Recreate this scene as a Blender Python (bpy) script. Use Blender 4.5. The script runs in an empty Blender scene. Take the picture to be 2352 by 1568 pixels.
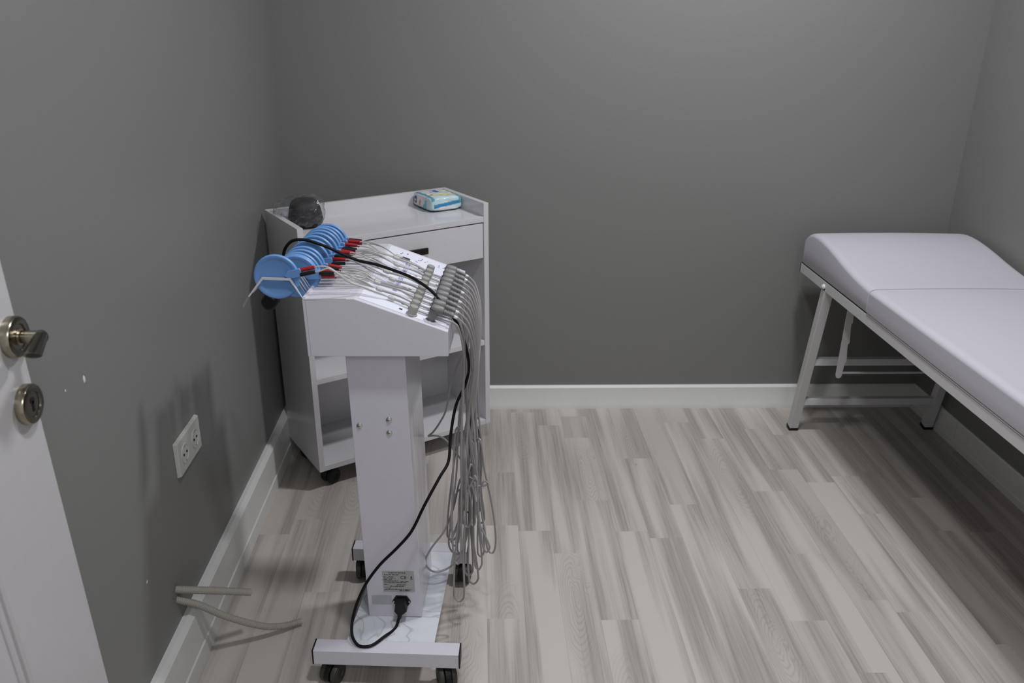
import bpy, bmesh, math, random
from mathutils import Vector, Matrix, Euler, noise

random.seed(7)
S = bpy.context.scene
COL = S.collection
PI = math.pi
R = math.radians

# ------------------------------------------------------------------ camera, world, lamps, exposure
CAM_H = 1.45
pitch, yaw, roll = 0.37734, 0.04146, 0.01267
fwd = Vector((math.sin(yaw) * math.cos(pitch), math.cos(yaw) * math.cos(pitch), -math.sin(pitch)))
rt0 = Vector((math.cos(yaw), -math.sin(yaw), 0))
up0 = rt0.cross(fwd)
rt = math.cos(roll) * rt0 + math.sin(roll) * up0
up = -math.sin(roll) * rt0 + math.cos(roll) * up0
cam_d = bpy.data.cameras.new('camera')
cam_d.sensor_width = 36
cam_d.lens = 1927.7 * 36 / 2352
cam_d.clip_start = 0.02
cam_d.dof.use_dof = True
cam_d.dof.focus_distance = 1.95
cam_d.dof.aperture_fstop = 7.0
cam = bpy.data.objects.new('camera', cam_d)
COL.objects.link(cam)
m = Matrix((rt, up, -fwd)).transposed().to_4x4()
m.translation = Vector((0, 0, CAM_H))
cam.matrix_world = m
S.camera = cam

S.view_settings.view_transform = 'Standard'
S.view_settings.look = 'None'
S.view_settings.gamma = 1
S.view_settings.use_curve_mapping = False
S.view_settings.exposure = 0.0

w = bpy.data.worlds.new('corridor_fill')  # even fill added in place of light from the open corridor side
S.world = w
w.use_nodes = True
w.node_tree.nodes['Background'].inputs[0].default_value = (0.93, 0.96, 1.0, 1)
w.node_tree.nodes['Background'].inputs[1].default_value = 0.50


def area(name, loc, sx, sy, power, color, rot=(0, 0, 0)):
    d = bpy.data.lights.new(name, 'AREA')
    d.shape = 'RECTANGLE'
    d.size = sx
    d.size_y = sy
    d.energy = power
    d.color = color
    o = bpy.data.objects.new(name, d)
    COL.objects.link(o)
    o.location = loc
    o.rotation_euler = rot
    return o


area('ceiling_lamp_light', (0.83, 2.10, 2.42), 0.16, 0.16, 25.5, (0.97, 0.975, 1.0))
area('second_ceiling_lamp_light', (0.17, 1.05, 2.42), 0.16, 0.16, 14.0, (0.97, 0.975, 1.0))
area('corridor_lamp_light', (0.55, -0.75, 2.30), 0.5, 0.5, 10.0, (0.97, 0.975, 1.0), (R(35), 0, 0))

# ------------------------------------------------------------------ materials
MATS = {}


def mat(name, col, rough=0.5, metal=0.0, spec=0.5, coat=0.0, trans=0.0, bump=None, alpha=None):
    if name in MATS:
        return MATS[name]
    mt = bpy.data.materials.new(name)
    mt.use_nodes = True
    nt = mt.node_tree
    b = nt.nodes['Principled BSDF']
    b.inputs['Base Color'].default_value = (*col, 1)
    b.inputs['Roughness'].default_value = rough
    b.inputs['Metallic'].default_value = metal
    b.inputs['Specular IOR Level'].default_value = spec
    b.inputs['Coat Weight'].default_value = coat
    b.inputs['Coat Roughness'].default_value = 0.15
    b.inputs['Transmission Weight'].default_value = trans
    if alpha is not None:
        b.inputs['Alpha'].default_value = alpha
    if bump:
        tc = nt.nodes.new('ShaderNodeTexCoord')
        n = nt.nodes.new('ShaderNodeTexNoise')
        n.inputs['Scale'].default_value = bump[0]
        n.inputs['Detail'].default_value = 4
        bp = nt.nodes.new('ShaderNodeBump')
        bp.inputs['Strength'].default_value = bump[1]
        bp.inputs['Distance'].default_value = 0.002
        nt.links.new(tc.outputs['Object'], n.inputs['Vector'])
        nt.links.new(n.outputs['Fac'], bp.inputs['Height'])
        nt.links.new(bp.outputs['Normal'], b.inputs['Normal'])
        # faint tonal wear in the material's own colour
        mx = nt.nodes.new('ShaderNodeMix')
        mx.data_type = 'RGBA'
        mx.inputs['A'].default_value = (*[c * 0.96 for c in col], 1)
        mx.inputs['B'].default_value = (*[min(1, c * 1.03) for c in col], 1)
        nt.links.new(n.outputs['Fac'], mx.inputs['Factor'])
        nt.links.new(mx.outputs['Result'], b.inputs['Base Color'])
    MATS[name] = mt
    return mt


WALL = mat('grey_wall_paint', (0.189, 0.190, 0.184), 0.42, spec=0.35, bump=(140, 0.10))
CEIL = mat('ceiling_white', (0.75, 0.75, 0.74), 0.8, bump=(60, 0.1))
SKIRT = mat('baseboard_white', (0.68, 0.685, 0.665), 0.4, bump=(30, 0.04))
DOORW = mat('door_white_lacquer', (0.50, 0.49, 0.50), 0.32, bump=(40, 0.05))
LAMW = mat('white_laminate', (0.60, 0.59, 0.615), 0.18, bump=(50, 0.02))
METW = mat('white_powder_coat', (0.62, 0.605, 0.665), 0.22, bump=(90, 0.03))
PANW = mat('panel_white', (0.72, 0.74, 0.83), 0.35, bump=(60, 0.02))
COUCHM = mat('couch_frame_grey_white', (0.56, 0.555, 0.55), 0.4, bump=(70, 0.05))
VINYL = mat('white_vinyl', (0.485, 0.475, 0.525), 0.45, spec=0.4, bump=(200, 0.12))
BLACK = mat('black_plastic', (0.007, 0.007, 0.008), 0.45, spec=0.3)
RUBBER = mat('black_rubber', (0.004, 0.004, 0.006), 0.6, spec=0.2, bump=(120, 0.1))
WHEELG = mat('dark_grey_wheel', (0.035, 0.035, 0.028), 0.5, bump=(80, 0.1))
BLUE = mat('blue_silicone', (0.125, 0.275, 0.57), 0.45, bump=(60, 0.06))
GREYP = mat('grey_plug_plastic', (0.155, 0.155, 0.155), 0.45, bump=(90, 0.05))
GREYK = mat('grey_knob_plastic', (0.30, 0.30, 0.285), 0.5, bump=(90, 0.05))
CORDG = mat('grey_lead_sheath', (0.29, 0.275, 0.277), 0.33, bump=(40, 0.05))
CORDL = mat('pale_lead_sheath', (0.42, 0.415, 0.40), 0.35, bump=(40, 0.05))
RED = mat('red_plastic', (0.32, 0.012, 0.015), 0.35, bump=(60, 0.04))
CHROME = mat('brushed_steel', (0.62, 0.62, 0.60), 0.25, metal=1.0, bump=(80, 0.05))
NICKEL = mat('satin_nickel', (0.36, 0.33, 0.255), 0.24, metal=1.0, bump=(60, 0.03))
DNICK = mat('dark_polished_nickel', (0.16, 0.15, 0.12), 0.2, metal=1.0, bump=(60, 0.03))
INK = mat('blue_ink', (0.07, 0.06, 0.30), 0.6, bump=(60, 0.02))
INKB = mat('black_ink', (0.02, 0.02, 0.035), 0.6, bump=(60, 0.02))
DISP = mat('dark_display_glass', (0.05, 0.05, 0.07), 0.15, bump=(60, 0.02))
PLATE = mat('silver_rating_plate', (0.40, 0.40, 0.39), 0.45, metal=0.25, bump=(60, 0.02))
PIPE = mat('grey_beige_conduit', (0.36, 0.335, 0.30), 0.5, bump=(60, 0.05))
SOCK = mat('white_socket_plastic', (0.50, 0.505, 0.475), 0.35, bump=(60, 0.02))
SOCKD = mat('socket_well_shade', (0.33, 0.33, 0.31), 0.45, bump=(60, 0.02))
CYAN = mat('cyan_film', (0.10, 0.30, 0.40), 0.18, bump=(70, 0.6))
PALEC = mat('pale_cyan_film', (0.50, 0.63, 0.66), 0.18, bump=(60, 0.7))
FILMW = mat('white_film', (0.66, 0.68, 0.68), 0.2, bump=(60, 0.5))
DBLUE = mat('dark_blue_print', (0.05, 0.045, 0.30), 0.3, bump=(60, 0.05))
YEL = mat('yellow_print', (0.62, 0.58, 0.03), 0.3, bump=(60, 0.05))
SKINR = mat('salmon_print', (0.60, 0.24, 0.19), 0.4, bump=(60, 0.05))
PUTTY = mat('white_filler', (0.6, 0.6, 0.6), 0.7, bump=(60, 0.2))
SEAM = mat('seam_grey', (0.22, 0.22, 0.23), 0.6, bump=(60, 0.05))


def clear_film():
    mt = bpy.data.materials.new('clear_plastic_film')
    mt.use_nodes = True
    nt = mt.node_tree
    nt.nodes.clear()
    out = nt.nodes.new('ShaderNodeOutputMaterial')
    tr = nt.nodes.new('ShaderNodeBsdfTransparent')
    tr.inputs[0].default_value = (0.93, 0.94, 0.95, 1)
    gl = nt.nodes.new('ShaderNodeBsdfGlossy')
    gl.inputs['Roughness'].default_value = 0.08
    df = nt.nodes.new('ShaderNodeBsdfDiffuse')
    df.inputs[0].default_value = (0.6, 0.6, 0.62, 1)
    a = nt.nodes.new('ShaderNodeMixShader')
    a.inputs[0].default_value = 0.025
    b = nt.nodes.new('ShaderNodeMixShader')
    fr = nt.nodes.new('ShaderNodeLayerWeight')
    fr.inputs[0].default_value = 0.13
    nt.links.new(tr.outputs[0], a.inputs[1])
    nt.links.new(df.outputs[0], a.inputs[2])
    nt.links.new(fr.outputs['Facing'], b.inputs[0])
    nt.links.new(a.outputs[0], b.inputs[1])
    nt.links.new(gl.outputs[0], b.inputs[2])
    nt.links.new(b.outputs[0], out.inputs[0])
    return mt


FILM = clear_film()
ACRY = mat('clear_acrylic', (0.85, 0.87, 0.9), 0.08, trans=1.0, bump=(60, 0.02))


class NG:
    """tiny node graph builder"""

    def __init__(self, mt):
        self.nt = mt.node_tree

    def math(self, op, a, b=None, c=None):
        n = self.nt.nodes.new('ShaderNodeMath')
        n.operation = op
        for i, v in enumerate((a, b, c)):
            if v is None:
                continue
            if isinstance(v, (int, float)):
                n.inputs[i].default_value = v
            else:
                self.nt.links.new(v, n.inputs[i])
        return n.outputs[0]

    def comb(self, x, y, z=0.0):
        n = self.nt.nodes.new('ShaderNodeCombineXYZ')
        for i, v in enumerate((x, y, z)):
            if isinstance(v, (int, float)):
                n.inputs[i].default_value = v
            else:
                self.nt.links.new(v, n.inputs[i])
        return n.outputs[0]

    def white(self, v):
        n = self.nt.nodes.new('ShaderNodeTexWhiteNoise')
        n.noise_dimensions = '3D'
        self.nt.links.new(v, n.inputs['Vector'])
        return n.outputs['Value']

    def noise(self, v, scale=1.0, detail=2.0, rough=0.5, dist=0.0):
        n = self.nt.nodes.new('ShaderNodeTexNoise')
        n.inputs['Scale'].default_value = scale
        n.inputs['Detail'].default_value = detail
        n.inputs['Roughness'].default_value = rough
        n.inputs['Distortion'].default_value = dist
        self.nt.links.new(v, n.inputs['Vector'])
        return n.outputs['Fac']

    def ramp(self, f, stops):
        n = self.nt.nodes.new('ShaderNodeValToRGB')
        el = n.color_ramp.elements
        while len(el) < len(stops):
            el.new(0.5)
        for e, (p, c) in zip(el, stops):
            e.position = p
            e.color = (*c, 1) if len(c) == 3 else c
        self.nt.links.new(f, n.inputs[0])
        return n.outputs[0]

    def mix(self, f, a, b, mode='MIX'):
        n = self.nt.nodes.new('ShaderNodeMix')
        n.data_type = 'RGBA'
        n.blend_type = mode
        for k, v in (('Factor', f), ('A', a), ('B', b)):
            if isinstance(v, (int, float)):
                n.inputs[k].default_value = v
            elif isinstance(v, tuple):
                n.inputs[k].default_value = (*v, 1)
            else:
                self.nt.links.new(v, n.inputs[k])
        return n.outputs['Result']


def floor_material():
    mt = bpy.data.materials.new('pale_grey_ash_laminate')
    mt.use_nodes = True
    nt = mt.node_tree
    b = nt.nodes['Principled BSDF']
    g = NG(mt)
    tc = nt.nodes.new('ShaderNodeTexCoord')
    sx = nt.nodes.new('ShaderNodeSeparateXYZ')
    nt.links.new(tc.outputs['Object'], sx.inputs[0])
    X, Y = sx.outputs[0], sx.outputs[1]
    SW, SL = 0.0969, 0.98
    u = g.math('DIVIDE', g.math('SUBTRACT', X, 0.0176), SW)
    row = g.math('FLOOR', u)
    fu = g.math('FRACT', u)
    r1 = g.white(g.comb(row, 3.7, 1.3))
    v = g.math('ADD', g.math('DIVIDE', Y, SL), g.math('MULTIPLY', r1, 7.3))
    # uneven block lengths
    cell = g.math('FLOOR', v)
    fv = g.math('FRACT', v)
    jit = g.math('MULTIPLY', g.math('SUBTRACT', g.white(g.comb(row, cell, 9.1)), 0.5), 0.7)
    over = g.math('GREATER_THAN', fv, g.math('ADD', 0.5, jit))
    blk = g.math('ADD', g.math('MULTIPLY', cell, 2.0), over)
    half = g.white(g.comb(row, cell, 2.2))
    use = g.math('GREATER_THAN', half, 0.45)
    blk = g.math('ADD', g.math('MULTIPLY', cell, 2.0), g.math('MULTIPLY', over, use))
    idv = g.comb(row, blk, 5.5)
    r2 = g.white(idv)
    r3 = g.white(g.comb(blk, row, 8.5))
    # grain, long along Y, different in every block
    ox = g.math('MULTIPLY', r2, 31.0)
    oy = g.math('MULTIPLY', r3, 17.0)
    bandv = g.comb(g.math('ADD', X, ox), g.math('ADD', g.math('MULTIPLY', Y, 0.05), oy))
    band = g.noise(bandv, 19.0, 1.0, 0.4, 0.25)
    streak = g.noise(g.comb(g.math('ADD', X, ox), g.math('ADD', g.math('MULTIPLY', Y, 0.022), oy)), 150.0, 3.0, 0.6, 0.3)
    fine = g.noise(g.comb(g.math('MULTIPLY', X, 6.0), g.math('MULTIPLY', g.math('ADD', Y, oy), 0.35)), 60.0, 3.0, 0.6)
    wander = g.noise(g.comb(g.math('ADD', X, ox), g.math('ADD', g.math('MULTIPLY', Y, 0.35), oy)), 16.0, 2.0, 0.5)
    tone = g.math('ADD', band, g.math('MULTIPLY', g.math('SUBTRACT', r2, 0.5), 0.10))
    tone = g.math('ADD', tone, g.math('MULTIPLY', g.math('SUBTRACT', streak, 0.5), 0.10))
    light, mid, dark = (0.530, 0.492, 0.458), (0.458, 0.420, 0.388), (0.375, 0.341, 0.312)
    c = g.ramp(tone, [(0.33, dark), (0.46, mid), (0.57, light)])
    soft = g.math('MINIMUM', g.math('MAXIMUM', g.math('MULTIPLY', g.math('SUBTRACT', 0.56, tone), 6.0), 0.0), 1.0)
    c = g.mix(g.math('MULTIPLY', g.math('GREATER_THAN', r3, 0.84), 0.35), c, (0.40, 0.345, 0.312))
    # long ovals of cathedral grain in some of the blocks
    cxp = g.math('ADD', 0.35, g.math('MULTIPLY', g.white(g.comb(row, blk, 3.3)), 0.3))
    dx = g.math('MULTIPLY', g.math('ADD', g.math('SUBTRACT', fu, cxp), g.math('MULTIPLY', g.math('SUBTRACT', wander, 0.5), 0.7)), SW * 5.2)
    cyp = g.white(g.comb(blk, row, 4.4))
    dy = g.math('ADD', g.math('MULTIPLY', g.math('SUBTRACT', fv, g.math('ADD', 0.2, g.math('MULTIPLY', cyp, 0.6))), SL), g.math('MULTIPLY', g.math('SUBTRACT', wander, 0.5), 0.10))
    d = g.math('SQRT', g.math('ADD', g.math('MULTIPLY', dx, dx), g.math('MULTIPLY', dy, dy)))
    d2 = g.math('ADD', d, g.math('MULTIPLY', wander, 0.09))
    ring = g.math('POWER', g.math('ADD', g.math('MULTIPLY', g.math('SINE', g.math('MULTIPLY', d2, 250.0)), 0.5), 0.5), 3.5)
    near = g.math('MINIMUM', g.math('MAXIMUM', g.math('MULTIPLY', g.math('SUBTRACT', 0.30, d), 7.0), 0.0), 1.0)
    isr = g.math('GREATER_THAN', g.white(g.comb(blk, row, 6.1)), 0.66)
    ringm = g.math('MULTIPLY', g.math('MULTIPLY', ring, near), isr)
    c = g.mix(g.math('MULTIPLY', g.math('MULTIPLY', near, isr), 0.35), c, (0.42, 0.384, 0.352))
    c = g.mix(g.math('MULTIPLY', ringm, 0.26), c, (0.20, 0.175, 0.155))
    fm = g.math('MULTIPLY', g.math('MULTIPLY', g.math('MAXIMUM', g.math('SUBTRACT', 0.56, streak), 0.0), 1.9), soft)
    c = g.mix(fm, c, (0.22, 0.195, 0.175))
    # knots
    kn = nt.nodes.new('ShaderNodeTexVoronoi')
    kn.inputs['Scale'].default_value = 3.1
    nt.links.new(g.comb(g.math('MULTIPLY', X, 1.6), g.math('MULTIPLY', Y, 0.8)), kn.inputs['Vector'])
    kd = g.math('LESS_THAN', g.math('ADD', kn.outputs['Distance'], g.math('MULTIPLY', g.math('SUBTRACT', fine, .5), .05)), 0.028)
    c = g.mix(g.math('MULTIPLY', kd, 0.4), c, (0.16, 0.13, 0.11))
    # joint lines
    eu = g.math('LESS_THAN', g.math('MULTIPLY', g.math('MINIMUM', fu, g.math('SUBTRACT', 1.0, fu)), SW), 0.0006)
    row2 = g.math('MODULO', g.math('ADD', row, 40.0), 2.0)
    c = g.mix(g.math('MULTIPLY', eu, 0.22), c, (0.12, 0.10, 0.09))
    nt.links.new(c, b.inputs['Base Color'])
    b.inputs['Roughness'].default_value = 0.42
    b.inputs['Specular IOR Level'].default_value = 0.4
    bp = nt.nodes.new('ShaderNodeBump')
    bp.inputs['Strength'].default_value = 0.12
    bp.inputs['Distance'].default_value = 0.001
    nt.links.new(fine, bp.inputs['Height'])
    nt.links.new(bp.outputs['Normal'], b.inputs['Normal'])
    return mt


def plate_reflection_scratch_material():
    mt = bpy.data.materials.new('white_plate_reflections_scratches')
    mt.use_nodes = True
    b = mt.node_tree.nodes['Principled BSDF']
    g = NG(mt)
    tc = mt.node_tree.nodes.new('ShaderNodeTexCoord')
    n = g.noise(tc.outputs['Object'], 6.5, 2.0, 0.5, 1.6)
    v = g.math('ABSOLUTE', g.math('SUBTRACT', n, 0.5))
    c = g.ramp(v, [(0.0, (0.42, 0.45, 0.50)), (0.03, (0.61, 0.63, 0.68)), (0.2, (0.66, 0.68, 0.73))])  # grey streaks paint cable reflections and scratches into the plate colour
    mt.node_tree.links.new(c, b.inputs['Base Color'])
    b.inputs['Roughness'].default_value = 0.16
    return mt


FLOORM = floor_material()
PLATE_REFL_SCR = plate_reflection_scratch_material()


# ------------------------------------------------------------------ mesh helpers
def tag(o, label=None, cat=None, group=None, kind=None):
    if label:
        o['label'] = label
    if cat:
        o['category'] = cat
    if group:
        o['group'] = group
    if kind:
        o['kind'] = kind
    return o


def link(name, bm, mats, parent=None, smooth=True, mtx=None):
    big = [f.calc_area() for f in bm.faces]
    flat = len(big) < 700 and max(big, default=0) > 8 * (sum(big) / max(len(big), 1))
    bmesh.ops.recalc_face_normals(bm, faces=bm.faces[:])
    me = bpy.data.meshes.new(name)
    bm.to_mesh(me)
    bm.free()
    for mt in (mats if isinstance(mats, (list, tuple)) else [mats]):
        me.materials.append(mt)
    if smooth:
        me.polygons.foreach_set('use_smooth', [True] * len(me.polygons))
        me.set_sharp_from_angle(angle=R(35))
    o = bpy.data.objects.new(name, me)
    COL.objects.link(o)
    if parent is not None:
        o.parent = parent
    if mtx is not None:
        o.matrix_local = mtx
    if smooth and flat:
        wn = o.modifiers.new('face weighted shading', 'WEIGHTED_NORMAL')
        wn.keep_sharp = True
        wn.weight = 100
    return o


def thing(name, label, cat, loc=(0, 0, 0), rot=(0, 0, 0), group=None, kind=None):
    o = bpy.data.objects.new(name, None)
    o.empty_display_size = 0.05
    COL.objects.link(o)
    o.location = loc
    o.rotation_euler = rot
    return tag(o, label, cat, group, kind)


def box(bm, x0, x1, y0, y1, z0, z1, bev=0.0, seg=2, mi=0):
    r = bmesh.ops.create_cube(bm, size=1)
    vs = r['verts']
    for v in vs:
        v.co = Vector(((x0 + x1) / 2 + v.co.x * (x1 - x0), (y0 + y1) / 2 + v.co.y * (y1 - y0), (z0 + z1) / 2 + v.co.z * (z1 - z0)))
    fs = set(f for v in vs for f in v.link_faces)
    for f in fs:
        f.material_index = mi
    if bev > 0:
        es = list(set(e for v in vs for e in v.link_edges))
        bmesh.ops.bevel(bm, geom=es, offset=bev, segments=seg, profile=0.5, affect='EDGES', clamp_overlap=True)
    return bm


def B():
    return bmesh.new()


def xform(bm, mtx, verts=None):
    bmesh.ops.transform(bm, matrix=mtx, verts=verts or bm.verts[:])
    return bm


def prism(bm, prof, axis, a, b, bev=0.0):
    """prof: list of 2D points in the plane across axis ('y': x,z ; 'x': y,z ; 'z': x,y)"""
    def P(p, t):
        return {'y': (p[0], t, p[1]), 'x': (t, p[0], p[1]), 'z': (p[0], p[1], t)}[axis]
    v0 = [bm.verts.new(P(p, a)) for p in prof]
    v1 = [bm.verts.new(P(p, b)) for p in prof]
    n = len(prof)
    bm.faces.new(v0)
    bm.faces.new(v1[::-1])
    for i in range(n):
        bm.faces.new((v0[i], v0[(i + 1) % n], v1[(i + 1) % n], v1[i]))
    if bev > 0:
        es = list(set(e for v in v0 + v1 for e in v.link_edges))
        bmesh.ops.bevel(bm, geom=es, offset=bev, segments=2, profile=0.5, affect='EDGES', clamp_overlap=True)
    return bm


def lathe(bm, prof, seg=32, mtx=None, mi=0):
    """prof: (r, h) pairs round the z axis, from axis to axis or open"""
    rings = []
    new = []
    for r, hgt in prof:
        if r < 1e-6:
            v = bm.verts.new((0, 0, hgt))
            rings.append([v])
            new.append(v)
        else:
            rg = [bm.verts.new((r * math.cos(2 * PI * k / seg), r * math.sin(2 * PI * k / seg), hgt)) for k in range(seg)]
            rings.append(rg)
            new += rg
    fs = []
    for a, b in zip(rings, rings[1:]):
        for k in range(seg):
            k2 = (k + 1) % seg
            if len(a) == 1 and len(b) > 1:
                fs.append(bm.faces.new((a[0], b[k2], b[k])))
            elif len(b) == 1 and len(a) > 1:
                fs.append(bm.faces.new((a[k], a[k2], b[0])))
            elif len(a) > 1:
                fs.append(bm.faces.new((a[k], a[k2], b[k2], b[k])))
    for f in fs:
        f.material_index = mi
    if mtx is not None:
        bmesh.ops.transform(bm, matrix=mtx, verts=new)
    return bm


def catmull(pts, sub=6):
    pts = [Vector(p) for p in pts]
    P = [pts[0] * 2 - pts[1]] + pts + [pts[-1] * 2 - pts[-2]]
    out = []
    for i in range(1, len(P) - 2):
        p0, p1, p2, p3 = P[i - 1:i + 3]
        # centripetal style damping keeps uneven spacings calm
        d1 = max((p2 - p1).length, 1e-6)
        m1 = (p2 - p0) * (d1 / max((p2 - p1).length + (p1 - p0).length, 1e-6))
        m2 = (p3 - p1) * (d1 / max((p3 - p2).length + (p2 - p1).length, 1e-6))
        n = max(2, min(sub * 3, int(d1 / 0.012) + 2)) if sub < 0 else sub
        for k in range(n):
            t = k / n
            t2, t3 = t * t, t * t * t
            out.append(p1 * (2 * t3 - 3 * t2 + 1) + m1 * (t3 - 2 * t2 + t) + p2 * (-2 * t3 + 3 * t2) + m2 * (t3 - t2))
    out.append(P[-2].copy())
    return out


def tube(bm, pts, r, seg=8, cap=True, mi=0):
    """round tube swept along points; r a number or a list or a function of the index"""
    pts = [Vector(p) for p in pts]
    n = len(pts)
    tan = []
    for i in range(n):
        a = pts[max(0, i - 1)]
        b = pts[min(n - 1, i + 1)]
        t = (b - a)
        tan.append(t.normalized() if t.length > 1e-9 else Vector((0, 0, 1)))
    ref = Vector((0, 0, 1)) if abs(tan[0].z) < 0.9 else Vector((1, 0, 0))
    nrm = (ref - tan[0] * ref.dot(tan[0])).normalized()
    rings = []
    for i in range(n):
        nrm = nrm - tan[i] * nrm.dot(tan[i])
        nrm = nrm.normalized() if nrm.length > 1e-6 else tan[i].orthogonal().normalized()
        bn = tan[i].cross(nrm)
        rr = r[i] if isinstance(r, list) else (r(i, n) if callable(r) else r)
        rings.append([bm.verts.new(pts[i] + (nrm * math.cos(2 * PI * k / seg) + bn * math.sin(2 * PI * k / seg)) * rr) for k in range(seg)])
    for a, b in zip(rings, rings[1:]):
        for k in range(seg):
            f = bm.faces.new((a[k], a[(k + 1) % seg], b[(k + 1) % seg], b[k]))
            f.material_index = mi
    if cap:
        for rg in (rings[0][::-1], rings[-1]):
            bm.faces.new(rg).material_index = mi
    return bm


def align(p, d, upv=(0, 0, 1)):
    """matrix whose z axis points along d at p"""
    z = Vector(d).normalized()
    u = Vector(upv)
    if abs(z.dot(u)) > 0.99:
        u = Vector((1, 0, 0))
    x = u.cross(z).normalized()
    y = z.cross(x)
    mm = Matrix((x, y, z)).transposed().to_4x4()
    mm.translation = Vector(p)
    return mm


def squaretube(bm, a, b, w, d=None, bev=0.002):
    """square bar from a to b"""
    a, b = Vector(a), Vector(b)
    L = (b - a).length
    d = d or w
    t = B()
    box(t, -w / 2, w / 2, -d / 2, d / 2, 0, L, bev)
    z = (b - a).normalized()
    x = Vector((1, 0, 0)) - z * z.x
    if x.length < 0.1:
        x = Vector((0, 1, 0)) - z * z.y
    x.normalize()
    y = z.cross(x)
    mm = Matrix((x, y, z)).transposed().to_4x4()
    mm.translation = a
    xform(t, mm)
    me = bpy.data.meshes.new('tmp')
    t.to_mesh(me)
    t.free()
    bm.from_mesh(me)
    bpy.data.meshes.remove(me)
    return bm


def text_mesh(s, size, depth=0.0002):
    cu = bpy.data.curves.new('tmp', 'FONT')
    cu.body = s
    cu.size = size
    cu.extrude = depth
    o = bpy.data.objects.new('tmp', cu)
    COL.objects.link(o)
    bpy.context.view_layer.update()
    me = bpy.data.meshes.new_from_object(o.evaluated_get(bpy.context.evaluated_depsgraph_get()))
    bpy.data.objects.remove(o)
    bpy.data.curves.remove(cu)
    bm = B()
    bm.from_mesh(me)
    bpy.data.meshes.remove(me)
    return bm


# ------------------------------------------------------------------ the room
XL, XR, YB, ZC = -0.676, 1.7166, 2.953, 2.45
YF = -1.2


def struct(name, bm, mt, label, smooth=False, parent=None):
    o = link(name, bm, mt, parent, smooth)
    if parent is None:
        tag(o, label, name.split('_')[0], kind='structure')
    return o


T = 0.12
struct('floor', box(B(), XL - T, XR + T, YF, YB + T, -0.1, 0), FLOORM, 'pale grey ash laminate strip floor of the small room')
struct('ceiling', box(B(), XL - T, XR + T, YF, YB + T, ZC, ZC + 0.1), CEIL, 'white ceiling above the room')
struct('wall_left', box(B(), XL - T, XL, YF, YB + T, 0, ZC), WALL, 'plain grey painted wall on the left with the double socket')
struct('wall_back', box(B(), XL, XR, YB, YB + T, 0, ZC), WALL, 'plain grey painted wall facing the camera')
struct('wall_right', box(B(), XR, XR + T, YF, YB + T, 0, ZC), WALL, 'plain grey painted wall on the right behind the treatment couch')


def skirting(name, prof, axis, a, b, label):
    bm = prism(B(), prof, axis, a, b)
    return struct(name, bm, SKIRT, label, smooth=True)


# back: faces -y ; profile in (y,z)
hb, t = 0.0976, 0.014
skirting('baseboard_back', [(YB, 0), (YB - t, 0), (YB - t, 0.020), (YB - t + 0.001, 0.0225), (YB - t + 0.001, hb - 0.008), (YB - t + 0.008, hb), (YB, hb)],
         'x', XL, XR, 'white baseboard along the foot of the back wall')
hl, tl = 0.158, 0.0243
skirting('baseboard_left', [(XL, 0), (XL + tl, 0), (XL + tl, 0.046), (XL + tl - 0.003, 0.05), (XL + tl - 0.003, hl - 0.014), (XL + tl - 0.013, hl), (XL, hl)],
         'y', YF, YB - t, 'tall white baseboard along the foot of the left wall')
bm = B()
# the right one is laid in three lengths with hairline gaps between
for y0, y1 in ((YF, 1.9), (1.9015, 2.62), (2.6215, YB - t)):
    prism(bm, [(XR, 0), (XR - t, 0), (XR - t, 0.022), (XR - t + 0.003, 0.026), (XR - t + 0.003, hb - 0.008), (XR - t + 0.008, hb), (XR, hb)], 'y', y0, y1)
struct('baseboard_right', bm, SKIRT, 'white jointed baseboard under the treatment couch on the right wall', True)

# filler chips on the walls
for k, (p, nrm, sz) in enumerate([((XL, 1.336, 0.853), 'x', 0.0042), ((XL, 1.27, 0.862), 'x', 0.0022), ((XL, 1.43, 0.36), 'x', 0.003)]):
    bm = B()
    bmesh.ops.create_icosphere(bm, subdivisions=2, radius=sz)
    for v in bm.verts:
        v.co *= 1 + 0.35 * noise.noise(v.co * 400 + Vector((k, 0, 0)))
        v.co.z *= 1.7 if k == 0 else 1.2
        v.co.x *= 0.25
    xform(bm, Matrix.Translation(p))
    o = link('filler_speck', bm, PUTTY)
    tag(o, ['white filler speck on the grey left wall below lever handle height, the larger one',
            'tiny white filler speck on the left wall, between the larger speck and the door',
            'faint white filler speck low on the left wall above the grey conduits'][k], 'wall mark', 'filler specks on the left wall', kind=None)

# ------------------------------------------------------------------ door leaf on the left
dr = thing('door_1', 'open white panelled door leaf with satin nickel lever handle at the left edge of the view', 'door', (-0.577, 0.12, 0), kind='structure')
DX = 0.0
bm = B()
# leaf: hinge side at y=0, free side slightly out of plumb
v = [(-0.04, 0, 0), (0, 0, 0), (0, 0.946, 0), (-0.04, 0.946, 0), (-0.04, 0, 2.05), (0, 0, 2.05), (0, 0.828, 2.05), (-0.04, 0.828, 2.05)]
vs = [bm.verts.new(p) for p in v]
for f in ((0, 1, 2, 3), (4, 5, 6, 7), (0, 1, 5, 4), (1, 2, 6, 5), (2, 3, 7, 6), (3, 0, 4, 7)):
    bm.faces.new([vs[i] for i in f])
bmesh.ops.bevel(bm, geom=bm.edges[:], offset=0.002, segments=2, profile=0.5, affect='EDGES')
link('door_leaf', bm, DOORW, dr)


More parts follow.
